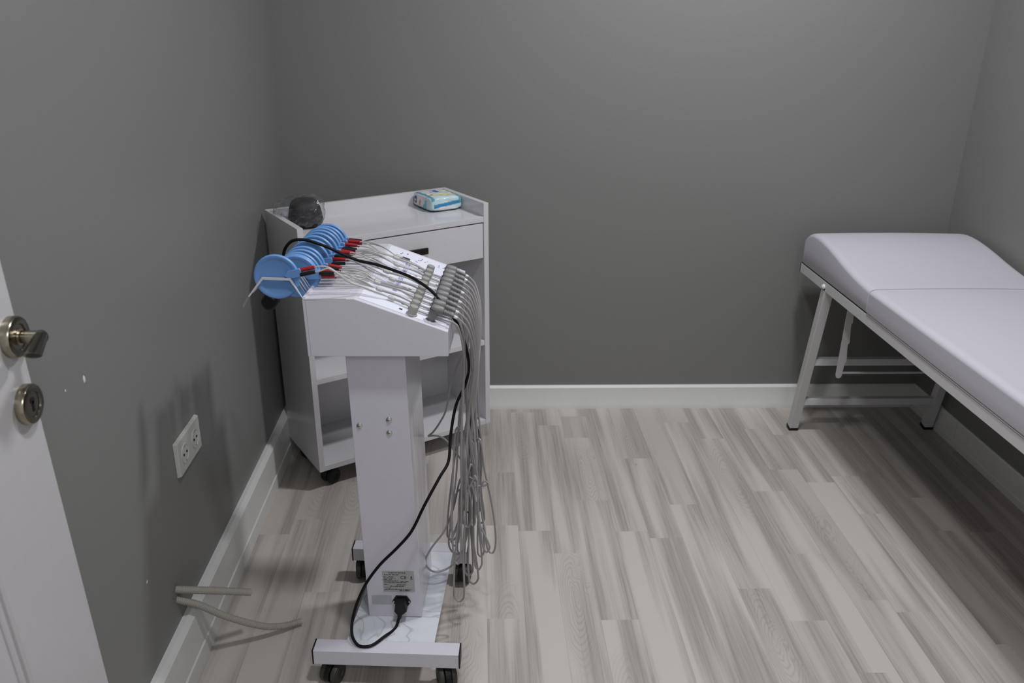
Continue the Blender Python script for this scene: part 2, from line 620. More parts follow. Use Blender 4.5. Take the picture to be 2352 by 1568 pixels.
def moulding(y0, y1, z0, z1, slant):
    bm = B()
    for off, wd, ht in ((0, 0.010, 0.004), (0.016, 0.006, 0.003)):
        q = [(y0 + off, z0 + off), (y1 - off, z0 + off), (y1 - off - slant, z1 - off), (y0 + off, z1 - off)]
        for a, b in zip(q, q[1:] + q[:1]):
            tube(bm, [(0, a[0], a[1]), (0, b[0], b[1])], wd / 2, 8)
    for v in bm.verts:
        v.co.x *= 0.8
    return bm


link('panel_moulding', moulding(0.15, 0.775, 0.14, 0.87, 0.05), DOORW, dr)
link('panel_moulding', moulding(0.15, 0.70, 1.20, 1.90, 0.03), DOORW, dr)
RX = Matrix.Rotation(PI / 2, 4, 'Y')


def rose(y, z):
    bm = B()
    mm = Matrix.Translation((0, y, z)) @ RX
    lathe(bm, [(0.0262, 0), (0.0262, 0.0085), (0.0248, 0.0105)], 40, mm, 0)
    lathe(bm, [(0.0248, 0.0105), (0.0215, 0.0112), (0.0165, 0.0112), (0.0158, 0.0095), (0, 0.0095)], 40, mm, 1)
    return bm


hy, hz = 0.985 - 0.12, 1.067
hr = link('door_handle', rose(hy, hz), [NICKEL, DNICK], dr)
tag(hr, 'satin nickel lever handle')
bm = B()
el = Vector((0.036, hy, hz))
tube(bm, [(0.008, hy, hz), (0.012, hy, hz), (0.0121, hy, hz), (0.034, hy, hz), (0.040, hy - 0.003, hz)], [0.0105, 0.0105, 0.0082, 0.0082, 0.0080], 24)
link('lever_neck', bm, NICKEL, hr)
bm = B()
e2 = el + Vector((0.013, -0.050, -0.004))
dl = (e2 - el).normalized()
tube(bm, [el - dl * 0.006, el - dl * 0.004, el + dl * 0.012, el + dl * 0.03, e2 - dl * 0.002, e2], [0.0035, 0.0078, 0.0086, 0.0094, 0.0102, 0.0098], 28, cap=False)
tube(bm, [e2, e2 - dl * 0.0005], [0.0098, 0.0062], 28, cap=False)
tube(bm, [e2 - dl * 0.0005, e2 - dl * 0.006], [0.0062, 0.0058], 28, mi=1)
for v in bm.verts:
    f = (v.co - el).dot(dl) / (e2 - el).length
    # flattened grip whose end is cut on the slant, opening downwards
    v.co += dl * max(0, f - 0.6) / 0.4 * 1.25 * (v.co.z - (el + dl * (v.co - el).dot(dl)).z) if f > 0.6 else Vector()
link('lever_grip', bm, [DNICK, BLACK], hr)
ky, kz = 0.984 - 0.12, 0.976
kr = link('lock_rose', rose(ky, kz), [NICKEL, DNICK], dr)
bm = box(B(), 0.009, 0.0102, ky - 0.0025, ky + 0.0025, kz - 0.010, kz + 0.005, 0.0004)
lathe(bm, [(0.0045, 0), (0.0045, 0.0102), (0, 0.0102)], 16, Matrix.Translation((0, ky, kz + 0.005)) @ RX)
link('keyhole', bm, BLACK, kr)
# white jamb the door hangs from
struct('trim_1', box(B(), XL, -0.575, 0.0, 0.115, 0, 2.12, 0.003), DOORW, 'white door jamb beside the hinge side of the open door')

# ------------------------------------------------------------------ double socket
so = thing('double_wall_socket', 'white double power socket on the left wall above the conduits', 'socket', (XL, 1.7325, 0.508))
L2, H2 = 0.076, 0.0425
bm = B()
prism(bm, [(-L2, -H2), (L2, -H2), (L2, H2), (-L2, H2)], 'x', 0, 0.010)
for v in bm.verts:
    if v.co.x > 0.005:
        v.co.y *= 0.97
        v.co.z *= 0.95
bmesh.ops.bevel(bm, geom=bm.edges[:], offset=0.0015, segments=2, profile=0.5, affect='EDGES')
link('faceplate', bm, SOCK, so)
for s in (-1, 1):
    mm = Matrix.Translation((0.0092, s * 0.0355, 0)) @ RX
    bm = lathe(B(), [(0.0235, 0), (0.0235, 0.0022), (0.0205, 0.0022), (0.0195, -0.0), (0, -0.0)], 40, mm)
    for v in bm.verts:
        if v.co.x < 0.0094 and (v.co - Vector((0.0092, s * 0.0355, 0))).length < 0.0199:
            v.co.x = 0.0104
    si = link('socket_insert', bm, SOCK, so)
    for d in (-1, 1):
        bm = lathe(B(), [(0.0028, 0), (0.0028, 0.0018), (0, 0.0018)], 16, Matrix.Translation((0.0100, s * 0.0355 + d * 0.0095, 0.0)) @ RX)
        link('contact_hole', bm, BLACK, si)
    for d in (-1, 1):
        bm = box(B(), 0.0100, 0.0125, s * 0.0355 - 0.003, s * 0.0355 + 0.003, d * 0.0185 - 0.002, d * 0.0185 + 0.002, 0.0005)
        link('earth_clip', bm, CHROME, si)

# ------------------------------------------------------------------ corrugated conduits from the wall


def corrugated(path, r, pitch=0.0056):
    pts = catmull(path, 24)
    # resample evenly
    ds = [0]
    for a, b in zip(pts, pts[1:]):
        ds.append(ds[-1] + (b - a).length)
    n = int(ds[-1] / pitch) * 4
    out, j = [], 0
    for i in range(n + 1):
        d = ds[-1] * i / n
        while j < len(ds) - 2 and ds[j + 1] < d:
            j += 1
        f = (d - ds[j]) / max(ds[j + 1] - ds[j], 1e-9)
        out.append(pts[j].lerp(pts[j + 1], f))
    rr = [r if (i % 4) in (0, 1) else r * 0.76 for i in range(n + 1)]
    bm = B()
    tube(bm, out, rr, 16, cap=False)
    q = out[-1]
    tn = (out[-1] - out[-2]).normalized()
    tube(bm, [q, q - tn * 0.012], [r * 0.98, r * 0.72], 16, cap=False)
    tube(bm, [q - tn * 0.012, q - tn * 0.0125], r * 0.74, 16, mi=1)
    return bm


o = link('corrugated_conduit', corrugated([(-0.682, 1.552, 0.246), (-0.655, 1.575, 0.226), (-0.60, 1.620, 0.187), (-0.548, 1.661, 0.150)], 0.0088), [PIPE, BLACK])
tag(o, 'upper grey corrugated conduit sticking straight out of the left wall', 'conduit', 'conduits from the left wall')
o = link('corrugated_conduit', corrugated([(-0.682, 1.550, 0.222), (-0.644, 1.585, 0.177), (-0.597, 1.62, 0.114), (-0.533, 1.665, 0.047), (-0.49, 1.695, 0.020), (-0.450, 1.721, 0.012)], 0.0084), [PIPE, BLACK])
tag(o, 'lower grey corrugated conduit sagging from the left wall to the floor', 'conduit', 'conduits from the left wall')
bm = B()
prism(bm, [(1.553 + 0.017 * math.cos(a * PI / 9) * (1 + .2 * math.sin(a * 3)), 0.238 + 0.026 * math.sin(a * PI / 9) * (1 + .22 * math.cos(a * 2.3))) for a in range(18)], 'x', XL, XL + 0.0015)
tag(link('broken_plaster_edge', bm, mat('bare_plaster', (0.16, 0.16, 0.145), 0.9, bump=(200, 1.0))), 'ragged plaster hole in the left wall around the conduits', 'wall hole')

# ------------------------------------------------------------------ white cabinet on castors
CAB_R = R(30.9)
cab = thing('storage_cabinet', 'white laminate cabinet on castors with one drawer and open shelves in the left corner', 'cabinet',
            (-0.508, 2.350, 0), (0, R(-0.65), CAB_R))
CW, CD, CT, CZ0, CZ1 = 0.636, 0.290, 0.018, 0.070, 0.863
for x0 in (0, CW - CT):
    link('side_panel', box(B(), x0, x0 + CT, 0, CD, CZ0, CZ1, 0.001), LAMW, cab)
link('back_panel', box(B(), CT, CW - CT, CD - 0.016, CD, CZ0, CZ1, 0.001), LAMW, cab)
link('worktop', box(B(), CT, CW - CT, 0.001, CD - 0.016, 0.801, 0.819, 0.001), LAMW, cab)
link('shelf', box(B(), CT, CW - CT, 0.002, CD - 0.016, 0.372, 0.390, 0.001), LAMW, cab)
link('base_panel', box(B(), CT, CW - CT, 0.001, CD - 0.016, CZ0, CZ0 + 0.018, 0.001), LAMW, cab)
bm = box(B(), CT + 0.003, CW - CT - 0.003, 0.001, 0.017, 0.682, 0.797, 0.001)
dwr = link('drawer', bm, LAMW, cab)
bm = B()
box(bm, CT + 0.012, CT + 0.024, 0.017, CD - 0.03, 0.69, 0.785)
box(bm, CW - CT - 0.024, CW - CT - 0.012, 0.017, CD - 0.03, 0.69, 0.785)
box(bm, CT + 0.012, CW - CT - 0.012, 0.017, CD - 0.03, 0.69, 0.695)
link('drawer_box', bm, LAMW, dwr)
bm = B()
box(bm, 0.252, 0.404, -0.022, -0.014, 0.733, 0.753, 0.001)
for xx in (0.265, 0.386):
    box(bm, xx, xx + 0.008, -0.018, 0.002, 0.740, 0.748, 0.0005)
tag(link('drawer_handle', bm, mat('black_bar_handle', (0.035, 0.033, 0.03), 0.3, metal=0.6, bump=(60, 0.03)), dwr), 'black bar drawer handle')


def caster(name, x, y, parent, top, rad, rot, wheelmat=WHEELG, hood=BLACK):
    """twin wheel castor under a piece whose underside is at top"""
    mm = Matrix.Translation((x, y, 0)) @ Matrix.Rotation(rot, 4, 'Z')
    bm = B()
    # hood between and over the wheels
    prof = []
    for k in range(13):
        a = PI * (k / 12) * 1.05 - 0.05
        prof.append((math.cos(a) * (rad + 0.0025), rad + math.sin(a) * (rad + 0.0025)))
    prof.append((-rad * 0.75, rad * 0.45))
    prof.append((rad * 0.75, rad * 0.45))
    prism(bm, prof, 'y', -0.0065, 0.0065, 0.001)
    tube(bm, [(0.012, 0, rad * 1.55), (0.012, 0, top)], 0.008, 14)
    lathe(bm, [(0, 0), (0.013, 0), (0.013, -0.006), (0, -0.006)], 20, Matrix.Translation((0.012, 0, top + 0.0005)))
    tube(bm, [(0, -0.017, rad), (0, 0.017, rad)], 0.004, 12)
    xform(bm, mm)
    c = link(name, bm, hood, parent)
    for s in (-1, 1):
        bm = lathe(B(), [(0, 0.0), (rad * 0.35, 0.0), (rad * 0.4, 0.002), (rad * 0.72, 0.0025), (rad * 0.78, 0.001), (rad * 0.93, 0.001), (rad, -0.002), (rad, -0.009), (rad * 0.93, -0.011), (0, -0.011)], 32,
                   Matrix.Translation((0, s * 0.019, rad)) @ Matrix.Rotation(-s * PI / 2, 4, 'X'))
        xform(bm, mm)
        link('wheel', bm, wheelmat, c)
    return c


for x, y, rr in ((0.050, 0.045, 0.4), (CW - 0.05, 0.045, 1.3), (0.05, CD - 0.05, 2.0), (CW - 0.05, CD - 0.05, 0.2)):
    caster('castor', x, y, cab, CZ0, 0.0265, rr, BLACK)


def cab_w(x, y, z):
    return Matrix.Translation((-0.508, 2.350, 0)) @ Euler((0, R(-0.65), CAB_R)).to_matrix().to_4x4() @ Vector((x, y, z))


# wet wipes packet
wp = thing('wet_wipes_packet', 'plump cyan and white packet of wet wipes on the cabinet top', 'wipes', cab_w(0.556, 0.199, 0.8195), (0, 0, CAB_R - PI / 2))
PLX, PLY, PH = 0.069, 0.059, 0.052
bm = B()
bmesh.ops.create_cube(bm, size=2)
bmesh.ops.subdivide_edges(bm, edges=bm.edges[:], cuts=24, use_grid_fill=True)


def pack_shape(p):
    x, y, z = p
    # super-ellipsoid pillow
    k = (abs(x) ** 9 + abs(y) ** 9 + abs(z) ** 9) ** (1 / 9)
    x, y, z = x / k, y / k, z / k
    bulge = (1 - 0.12 * abs(y) ** 2 - 0.22 * max(0, abs(x) - .3) ** 1.5)
    q = Vector((x * PLX, y * PLY, z * PH / 2 * bulge))
    nz = noise.noise(q * 55) * 0.0022 + noise.noise(q * 130) * 0.0012
    return q * 1.0 + Vector((nz, nz * 0.7, nz * (0.7 if z > -0.5 else 0)))


for v in bm.verts:
    v.co = pack_shape(v.co)
zmin = min(v.co.z for v in bm.verts)
for v in bm.verts:
    v.co.z = max(v.co.z, zmin + 0.0012) - zmin - 0.0012
bm.normal_update()
for f in bm.faces:
    c = f.calc_center_median()
    mi = 0
    if c.x > 0.040:
        mi = 2
    if c.x > 0.045 and abs(c.z - 0.024 - 0.10 * c.y) < 0.006:
        mi = 1
    if c.x > 0.05 and c.z < 0.017 and abs(c.y) < 0.032:
        mi = 0
    if c.z < 0.004 or (c.y < -0.045 and c.z < 0.007):
        mi = 1
    if c.y < -0.05 and c.x > 0.018 + 0.3 * (c.z - 0.02):
        mi = 2
    if c.x < -0.052:
        mi = 2
    if abs(abs(c.y) - 0.049) < 0.005 and c.z > 0.036:
        mi = 1
    f.material_index = mi
packet_shell = link('film_wrapper', bm, [FILMW, CYAN, PALEC], wp)


def decal(name, pts, mt, origin, ux, uy, parent, lift=0.0008):
    """thin print following the wrapper: polygon in the plane origin,ux,uy pressed on to the shell"""
    ux, uy = Vector(ux).normalized(), Vector(uy).normalized()
    nn = ux.cross(uy).normalized()
    bm = B()
    vs = [bm.verts.new(Vector(origin) + ux * a + uy * b) for a, b in pts]
    f = bm.faces.new(vs)
    bmesh.ops.triangulate(bm, faces=[f])
    bmesh.ops.subdivide_edges(bm, edges=bm.edges[:], cuts=3, use_grid_fill=True)
    dep = packet_shell
    for v in bm.verts:
        ok, loc, nr, _ = dep.ray_cast(v.co + nn * 0.03, -nn, distance=0.08)
        if ok:
            v.co = loc + nn * lift
    r = bmesh.ops.extrude_face_region(bm, geom=bm.faces[:])
    for e in r['geom']:
        if isinstance(e, bmesh.types.BMVert):
            e.co -= nn * 0.0006
    return link(name, bm, mt, parent)


bpy.context.view_layer.update()
ell = lambda a, b, cx=0, cy=0, n=20: [(cx + a * math.cos(2 * PI * k / n), cy + b * math.sin(2 * PI * k / n)) for k in range(n)]
side_o = (0, -PLY - 0.002, 0.022)
decal('brand_emblem', ell(0.0095, 0.0125, -0.042, 0.004), DBLUE, side_o, (1, 0, 0), (0, 0, 1), wp)
decal('emblem_script', [(-0.048, 0.003), (-0.045, 0.007), (-0.043, 0.004), (-0.040, 0.007), (-0.037, 0.003), (-0.040, 0.000), (-0.043, 0.001), (-0.046, 0.000)], FILMW, side_o, (1, 0, 0), (0, 0, 1), wp, 0.0012)
decal('printed_figure', [(-0.016, -0.010), (-0.012, -0.011), (-0.009, -0.006), (-0.005, 0.001), (-0.006, 0.008), (-0.010, 0.010), (-0.012, 0.005), (-0.016, 0.002), (-0.018, -0.004)], SKINR, side_o, (1, 0, 0), (0, 0, 1), wp)
decal('printed_band', [(0.012, -0.014), (0.036, -0.016), (0.036, 0.014), (0.026, 0.012), (0.022, 0.0), (0.014, -0.004)], mat('mid_cyan_print', (0.15, 0.38, 0.52), 0.25, bump=(60, 0.05)), side_o, (1, 0, 0), (0, 0, 1), wp)
top_o = (0, 0, PH + 0.002)
decal('resealable_flap', ell(0.030, 0.020, -0.012, 0.002), PALEC, top_o, (1, 0, 0), (0, 1, 0), wp)
decal('flap_print', [(-0.030, 0.0), (-0.020, -0.008), (0.002, -0.006), (0.006, 0.002), (-0.008, 0.010), (-0.026, 0.008)], DBLUE, top_o, (1, 0, 0), (0, 1, 0), wp, 0.0014)
decal('yellow_stripe', [(0.030, -0.046), (0.036, -0.044), (0.040, 0.044), (0.034, 0.046)], YEL, top_o, (1, 0, 0), (0, 1, 0), wp)
decal('red_dot', ell(0.0045, 0.0045, 0.030, -0.036), SKINR, top_o, (1, 0, 0), (0, 1, 0), wp, 0.0016)
decal('blue_swirl', [(-0.046, -0.006), (-0.02, 0.0), (0.01, 0.004), (0.046, 0.008), (0.046, 0.014), (0.01, 0.010), (-0.02, 0.007), (-0.046, 0.002)], mat('strong_blue_print', (0.03, 0.22, 0.50), 0.2, bump=(60, 0.05)), (PLX + 0.004, 0, 0.018), (0, 1, 0), (0, 0, 1), wp)

# black case in a clear bag
bg = thing('bagged_black_case', 'rounded black case inside a crumpled clear plastic bag on the cabinet top', 'bag', cab_w(0.088, 0.190, 0.8195), (0, 0, R(16)))
bm = B()
bmesh.ops.create_cube(bm, size=2)
bmesh.ops.subdivide_edges(bm, edges=bm.edges[:], cuts=9, use_grid_fill=True)
for v in bm.verts:
    p = v.co
    k = (abs(p.x) ** 3.4 + abs(p.y) ** 3.4 + abs(p.z) ** 3.4) ** (1 / 3.4)
    p = p / k
    z = (p.z + 1) / 2
    v.co = Vector((0.006 + p.x * (0.057 - 0.016 * z), p.y * (0.057 - 0.012 * z), 0.001 + z * 0.086))
link('case_shell', bm, mat('black_case_cloth', (0.006, 0.006, 0.007), 0.6, bump=(150, 0.3)), bg)
bm = B()
bmesh.ops.create_icosphere(bm, subdivisions=5, radius=1)
for v in bm.verts:
    p = v.co.copy()
    k = (abs(p.x) ** 3 + abs(p.y) ** 3 + abs(p.z) ** 3) ** (1 / 3)
    q = p / k
    neck = max(0, -q.x - 0.15)
    x = q.x * 0.066 - neck * 0.030 * (1 if q.z > 0 else 0.2)
    y = q.y * (0.064 - 0.01 * neck)
    z = 0.0015 + (q.z + 1) / 2 * (0.094 - 0.006 * max(0, -q.x))
    cr = Vector((x, y, z))
    d = noise.noise(cr * 45) * 0.006 + abs(noise.noise(cr * 90 + Vector((3, 1, 2)))) * 0.006 * (1 + 2.0 * neck)
    nrm = Vector((q.x, q.y, q.z)).normalized()
    cr -= nrm * d
    cr.z = max(cr.z, 0.0008)
    v.co = cr
link('clear_bag', bm, FILM, bg)

# ------------------------------------------------------------------ treatment couch
X0, X1 = 1.153, 1.697
YE = 2.862
YN = 0.98
couch = thing('treatment_couch', 'white vinyl treatment couch with raised head end along the right wall', 'couch', (1.425, 1.9, 0))
CO = Vector((1.425, 1.9, 0))


def cl(bm):
    return xform(bm, Matrix.Translation(-CO))


for xx, nm in ((X0, 'near'), (X1 - 0.028, 'far')):
    bm = box(B(), xx, xx + 0.028, YN, YE, 0.583, 0.6155, 0.002)
    rail = link('side_rail', cl(bm), COUCHM, couch)
    for y in (YE, YN - 0.003):
        link('rail_end_cap', cl(box(B(), xx - 0.0005, xx + 0.0285, y, y + 0.003, 0.5825, 0.616, 0.001)), BLACK, rail)
for y in (YE - 0.034, 2.30, 1.2, YN + 0.004):
    link('cross_rail', cl(box(B(), X0 + 0.028, X1 - 0.028, y, y + 0.028, 0.585, 0.612, 0.001)), COUCHM, couch)


def loft_pad(stations, zb, rs=0.024, mtx=None):
    """stations: (y, ztop); cross-section across X with rounded upper edges"""
    rows = []
    bm = B()
    for y, zt, inset in stations:
        hgt = zt - zb
        rr = min(rs, hgt * 0.7)
        x0, x1 = X0 - 0.001 + inset, X1 - inset
        row = [(x0 + 0.004, zb), (x0, zb + 0.006)]
        row.append((x0, zb + hgt * 0.45))
        for k in range(8):
            a = PI - (PI / 2) * k / 7
            row.append((x0 + rr + rr * math.cos(a), zt - rr * 0.62 + rr * 0.62 * math.sin(a)))
        for k in range(1, 8):
            f = k / 8
            row.append((x0 + rr + (x1 - x0 - 2 * rr) * f, zt + 0.003 * math.sin(PI * f)))
        for k in range(8):
            a = PI / 2 - (PI / 2) * k / 7
            row.append((x1 - rr + rr * math.cos(a), zt - rr * 0.62 + rr * 0.62 * math.sin(a)))
        row += [(x1, zb + hgt * 0.45), (x1, zb + 0.006), (x1 - 0.004, zb)]
        rows.append([bm.verts.new((x, y, z)) for x, z in row])
    n = len(rows[0])
    for a, b in zip(rows, rows[1:]):
        for k in range(n - 1):
            bm.faces.new((a[k], a[k + 1], b[k + 1], b[k]))
        bm.faces.new((a[n - 1], a[0], b[0], b[n - 1]))
    bm.faces.new(rows[0])
    bm.faces.new(rows[-1][::-1])
    return bm


def interp(tab, y):
    for (a, za), (b, zb) in zip(tab, tab[1:]):
        if a <= y <= b:
            f = (y - a) / (b - a)
            f = f * f * (3 - 2 * f) if False else f
            return za + (zb - za) * f
    return tab[-1][1]


# main mattress
st = [(2.3205, 0.686, 0.002), (2.3195, 0.690, 0.0005), (2.316, 0.6915, 0)]
y = 2.25
while y > YN + 0.02:
    st.append((y, 0.6915, 0))
    y -= 0.08
st += [(YN + 0.02, 0.690, 0), (YN + 0.004, 0.680, 0.004), (YN, 0.66, 0.01)]
link('mattress', cl(loft_pad(st, 0.6165)), VINYL, couch)
# raised head wedge
wt = catmull([(0, 2.3225, 0.692), (0, 2.42, 0.699), (0, 2.52, 0.713), (0, 2.62, 0.731), (0, 2.70, 0.7415), (0, 2.77, 0.743), (0, 2.82, 0.733), (0, 2.85, 0.712), (0, 2.865, 0.68)], 6)
st = [(2.3210, 0.686, 0.002)] + [(p.y, p.z, 0.0 if p.y < 2.85 else (p.y - 2.85) * 0.4) for p in wt] + [(2.869, 0.655, 0.010)]
hd = link('head_wedge', cl(loft_pad(st, 0.6185)), VINYL, couch)
link('base_board', cl(box(B(), X0 + 0.002, X1 - 0.002, 2.322, 2.862, 0.6158, 0.6187)), BLACK, hd)
# welt line round the foot of the main mattress
for xx in (X0 - 0.0008, X1 + 0.0002):
    link('welt', cl(tube(B(), [(xx, YN + 0.01, 0.6172), (xx, 2.3165, 0.6172)], 0.0012, 6)), SEAM, couch)


def leg_pair(yf, yt):
    for xx in (X0 + 0.016, X1 - 0.016):
        bm = squaretube(B(), (xx, yf, 0.012), (xx, yt, 0.600), 0.032, 0.032, 0.003)
        lg = link('leg', cl(bm), COUCHM, couch)
        dv = Vector((0, yt - yf, 0.6)).normalized()
        bm = squaretube(B(), (xx, yf - dv.y * 0.012, 0.0015), (xx, yf + dv.y * 0.004, 0.015), 0.035, 0.035, 0.003)
        for v in bm.verts:
            v.co.z = max(v.co.z, 0)
        link('foot_cap', cl(bm), BLACK, lg)
        s = -1 if xx < 1.4 else 1
        bm = lathe(B(), [(0, 0.0085), (0.004, 0.008), (0.0085, 0.004), (0.0095, 0)], 16,
                   Matrix.Translation((xx + s * 0.016, yt + 0.001, 0.597)) @ Matrix.Rotation(s * PI / 2, 4, 'Y'))
        tag(link('hinge_bolt', cl(bm), mat('pale_bolt', (0.6, 0.6, 0.58), 0.3, bump=(60, .02)), lg), 'round bolt head')
    for z in (0.300, 0.128):
        f = (z) / 0.6
        yy = yf + (yt - yf) * f
        link('leg_brace', cl(squaretube(B(), (X0 + 0.03, yy, z), (X1 - 0.03, yy, z), 0.024, 0.026, 0.002)), COUCHM, couch)


leg_pair(2.762, 2.640)
leg_pair(1.09, 1.21)
# notched bars of the backrest support and their cross rod
for xx, yy in ((1.220, 2.57), (1.640, 2.57)):
    pr = [(0.0, 0.0), (0.0085, 0.004), (0.011, 0.012), (0.0125, 0.06), (0.0175, 0.058), (0.0185, 0.066), (0.013, 0.115), (0.0125, 0.128), (0.0175, 0.126), (0.0185, 0.135),
          (0.0135, 0.185), (0.0125, 0.2), (0.017, 0.198), (0.018, 0.207), (0.0135, 0.25), (0.013, 0.30), (-0.004, 0.30), (-0.007, 0.2), (-0.010, 0.012), (-0.007, 0.003)]
    sup = link('notched_support', cl(prism(B(), [(xx + a, 0.293 + b) for a, b in pr], 'y', yy - 0.003, yy + 0.003, 0.0008)), COUCHM, couch)
link('support_rod', cl(tube(B(), [(1.222, 2.57, 0.313), (1.638, 2.57, 0.313)], 0.004, 12)), COUCHM, couch)

# ------------------------------------------------------------------ electrotherapy machine on a castor stand
MO = Vector((-0.20, 1.71, 0))
MY, ML, MPZ = R(-3.9), R(-1.4), 0.1
MB_ = Matrix.Translation(MO) @ Matrix.Rotation(MY, 4, 'Z')
LEAN = Matrix.Translation((0, 0, MPZ)) @ Matrix.Rotation(ML, 4, 'Y') @ Matrix.Translation((0, 0, -MPZ))


def mw(p):
    """point in the machine's own frame to the room"""
    return MB_ @ (LEAN @ Vector(p))


mac = thing('electrotherapy_machine', 'white electrotherapy console on a wheeled column stand in the middle of the room', 'therapy machine', MO, (0, 0, MY))


def ml(name, bm, mt, parent=None, label=None, **k):
    o = link(name, bm, mt, mac if parent is None else parent, **k)
    if parent is None:
        o.matrix_local = LEAN
    if label:
        tag(o, label)
    return o


BZ0, BZ1 = 0.060, 0.098
for (xa, xb, yc) in ((-0.165, 0.165, -0.183), (-0.155, 0.152, 0.203)):
    bar = link('base_bar', box(B(), xa, xb, yc - 0.020, yc + 0.020, BZ0, BZ1, 0.0015), METW, mac)
    for x, s in ((xa, -1), (xb, 1)):
        link('end_cap', box(B(), min(x, x + s * 0.003), max(x, x + s * 0.003), yc - 0.0205, yc + 0.0205, BZ0 - 0.0005, BZ1 + 0.0005, 0.001), BLACK, bar)
bm = B()
prism(bm, [(-0.096, -0.163), (0.106, -0.163), (0.115, 0.183), (-0.080, 0.183)], 'z', 0.0925, 0.0975, 0.0012)
tag(link('base_plate', bm, PLATE_REFL_SCR, mac), 'glossy white plate with painted reflections and scratches')
for x, y, rr in ((-0.128, -0.186, 1.2), (0.135, -0.186, 1.9), (-0.130, 0.196, 1.75), (0.140, 0.190, 1.45)):
    caster('castor', x, y, mac, BZ0, 0.0255, rr)
bm = B()
prism(bm, [(-0.060, -0.080), (0.066, -0.080), (0.066, 0.120), (-0.060, 0.120)], 'z', 0.0975, 0.786, 0.002)
colm = ml('column', bm, METW)
RXm = Matrix.Rotation(PI / 2, 4, 'X')   # z axis to -y
for x, z in ((-0.043, 0.608), (0.022, 0.622), (0.021, 0.591)):
    bm = lathe(B(), [(0, 0.0038), (0.0025, 0.0036), (0.0058, 0.002), (0.0068, 0), (0.0068, -0.001)], 20, Matrix.Translation((x, -0.080, z)) @ RXm)
    sc = link('screw', bm, CHROME, colm)
    link('screw_slot', box(B(), x - 0.0022, x + 0.0022, -0.0842, -0.0835, z - 0.0005, z + 0.0005), BLACK, sc)
# rating plate with the CE mark
bm = box(B(), -0.020, 0.054, -0.0812, -0.0795, 0.171, 0.229, 0.0003)
rp = link('rating_plate', bm, PLATE, colm)
bm = text_mesh('CE', 0.0125)
xform(bm, Matrix.Translation((0.0215, -0.0813, 0.2075)) @ Matrix.Rotation(PI / 2, 4, 'X'))
link('ce_mark', bm, INKB, rp)
bm = B()
rr_ = random.Random(3)


def strokes(bm, x0, x1, z, hgt=0.0014):
    x = x0
    while x < x1:
        wdt = rr_.uniform(0.0025, 0.009)
        box(bm, x, min(x + wdt, x1), -0.0816, -0.0811, z, z + hgt * rr_.uniform(0.8, 1.2))
        x += wdt + rr_.uniform(0.0008, 0.002)


for x0, x1, z, hh in ((-0.006, 0.034, 0.2235, 0.0018), (-0.016, 0.018, 0.2185, 0.0015), (-0.018, -0.012, 0.2135, 0.0012), (-0.006, 0.006, 0.2135, 0.0012), (-0.018, 0.010, 0.2095, 0.0012),
                      (-0.017, -0.010, 0.2055, 0.0012), (-0.005, 0.002, 0.2055, 0.0012), (-0.017, 0.016, 0.2008, 0.0014), (0.022, 0.040, 0.1995, 0.0014), (-0.017, 0.034, 0.1965, 0.0012),
                      (-0.017, -0.008, 0.191, 0.0012), (0.012, 0.034, 0.190, 0.0014), (-0.004, 0.028, 0.1858, 0.0014), (-0.017, 0.0, 0.1812, 0.0012), (-0.017, 0.046, 0.1775, 0.0014), (0.018, 0.042, 0.1735, 0.0016)):
    strokes(bm, x0, x1, z, hh)
bm2 = B()
box(bm, 0.0445, 0.0505, -0.0816, -0.0811, 0.2068, 0.2078)
box(bm, 0.0462, 0.0490, -0.0816, -0.0811, 0.2095, 0.2150)
link('printed_lines', bm, INKB, rp)
link('switch_recess', box(B(), -0.050, -0.003, -0.0808, -0.0795, 0.134, 0.160, 0.0003), mat('pale_grey_plate', (0.42, 0.42, 0.46), 0.3, bump=(60, 0.02)), colm)
# mains inlet
bm = prism(B(), [(-0.0015, 0.1445), (0.008, 0.160), (0.034, 0.159), (0.0425, 0.1435), (0.034, 0.129), (0.009, 0.130)], 'y', -0.084, -0.0795, 0.0008)
inl = link('mains_inlet', bm, BLACK, colm)
for x in (0.0025, 0.0385):
    link('inlet_screw', lathe(B(), [(0, 0.0012), (0.0018, 0.0008), (0.0022, 0)], 14, Matrix.Translation((x, -0.084, 0.1440)) @ RXm), CHROME, inl)

# head
SLA = R(20.9)
pn = Vector((math.sin(SLA), 0, math.cos(SLA)))      # panel normal
pf = Vector((0.162, 0, 0.837))                      # front edge
pb = Vector((-0.024, 0, 0.908))
pd = (pf - pb).normalized()


def pp(x, y, hh=0.0):
    """point over the sloping panel: x in machine frame, y, height over the panel"""
    f = (x - pb.x) / (pf.x - pb.x)
    q = pb.lerp(pf, f) + pn * hh
    q.y = y
    return q


HY0, HY1 = -0.112, 0.315
bm = prism(B(), [(-0.129, 0.783), (0.161, 0.783), (0.162, 0.837), (-0.024, 0.908), (-0.129, 0.908)], 'y', HY0, HY1, 0.0018)
head = ml('console_housing', bm, METW)
link('side_seam', box(B(), -0.1225, -0.1218, HY0 - 0.0003, HY0 + 0.001, 0.786, 0.905), mat('seam_shadow_grey', (0.40, 0.39, 0.43), 0.5, bump=(60, .02)), head)
bm = B()
box(bm, -0.0995, 0.0995, HY0 + 0.012, HY1 - 0.012, 0, 0.0012, 0.0004)
mm = Matrix((pd, Vector((0, 1, 0)), pn)).transposed().to_4x4()
mm.translation = pb.lerp(pf, 0.5)
PM = mm
for v in bm.verts:
    v.co.x *= 0.93
xform(bm, PM)
pnl = link('control_panel', bm, PANW, head)


def on_panel(bm):
    """panel coordinates: x down the slope, y along the machine, z out"""
    return xform(bm, PM)


def px_(x):
    """machine x to distance down the slope from the panel middle"""
    return (x - (pb.x + pf.x) / 2) / math.cos(SLA)


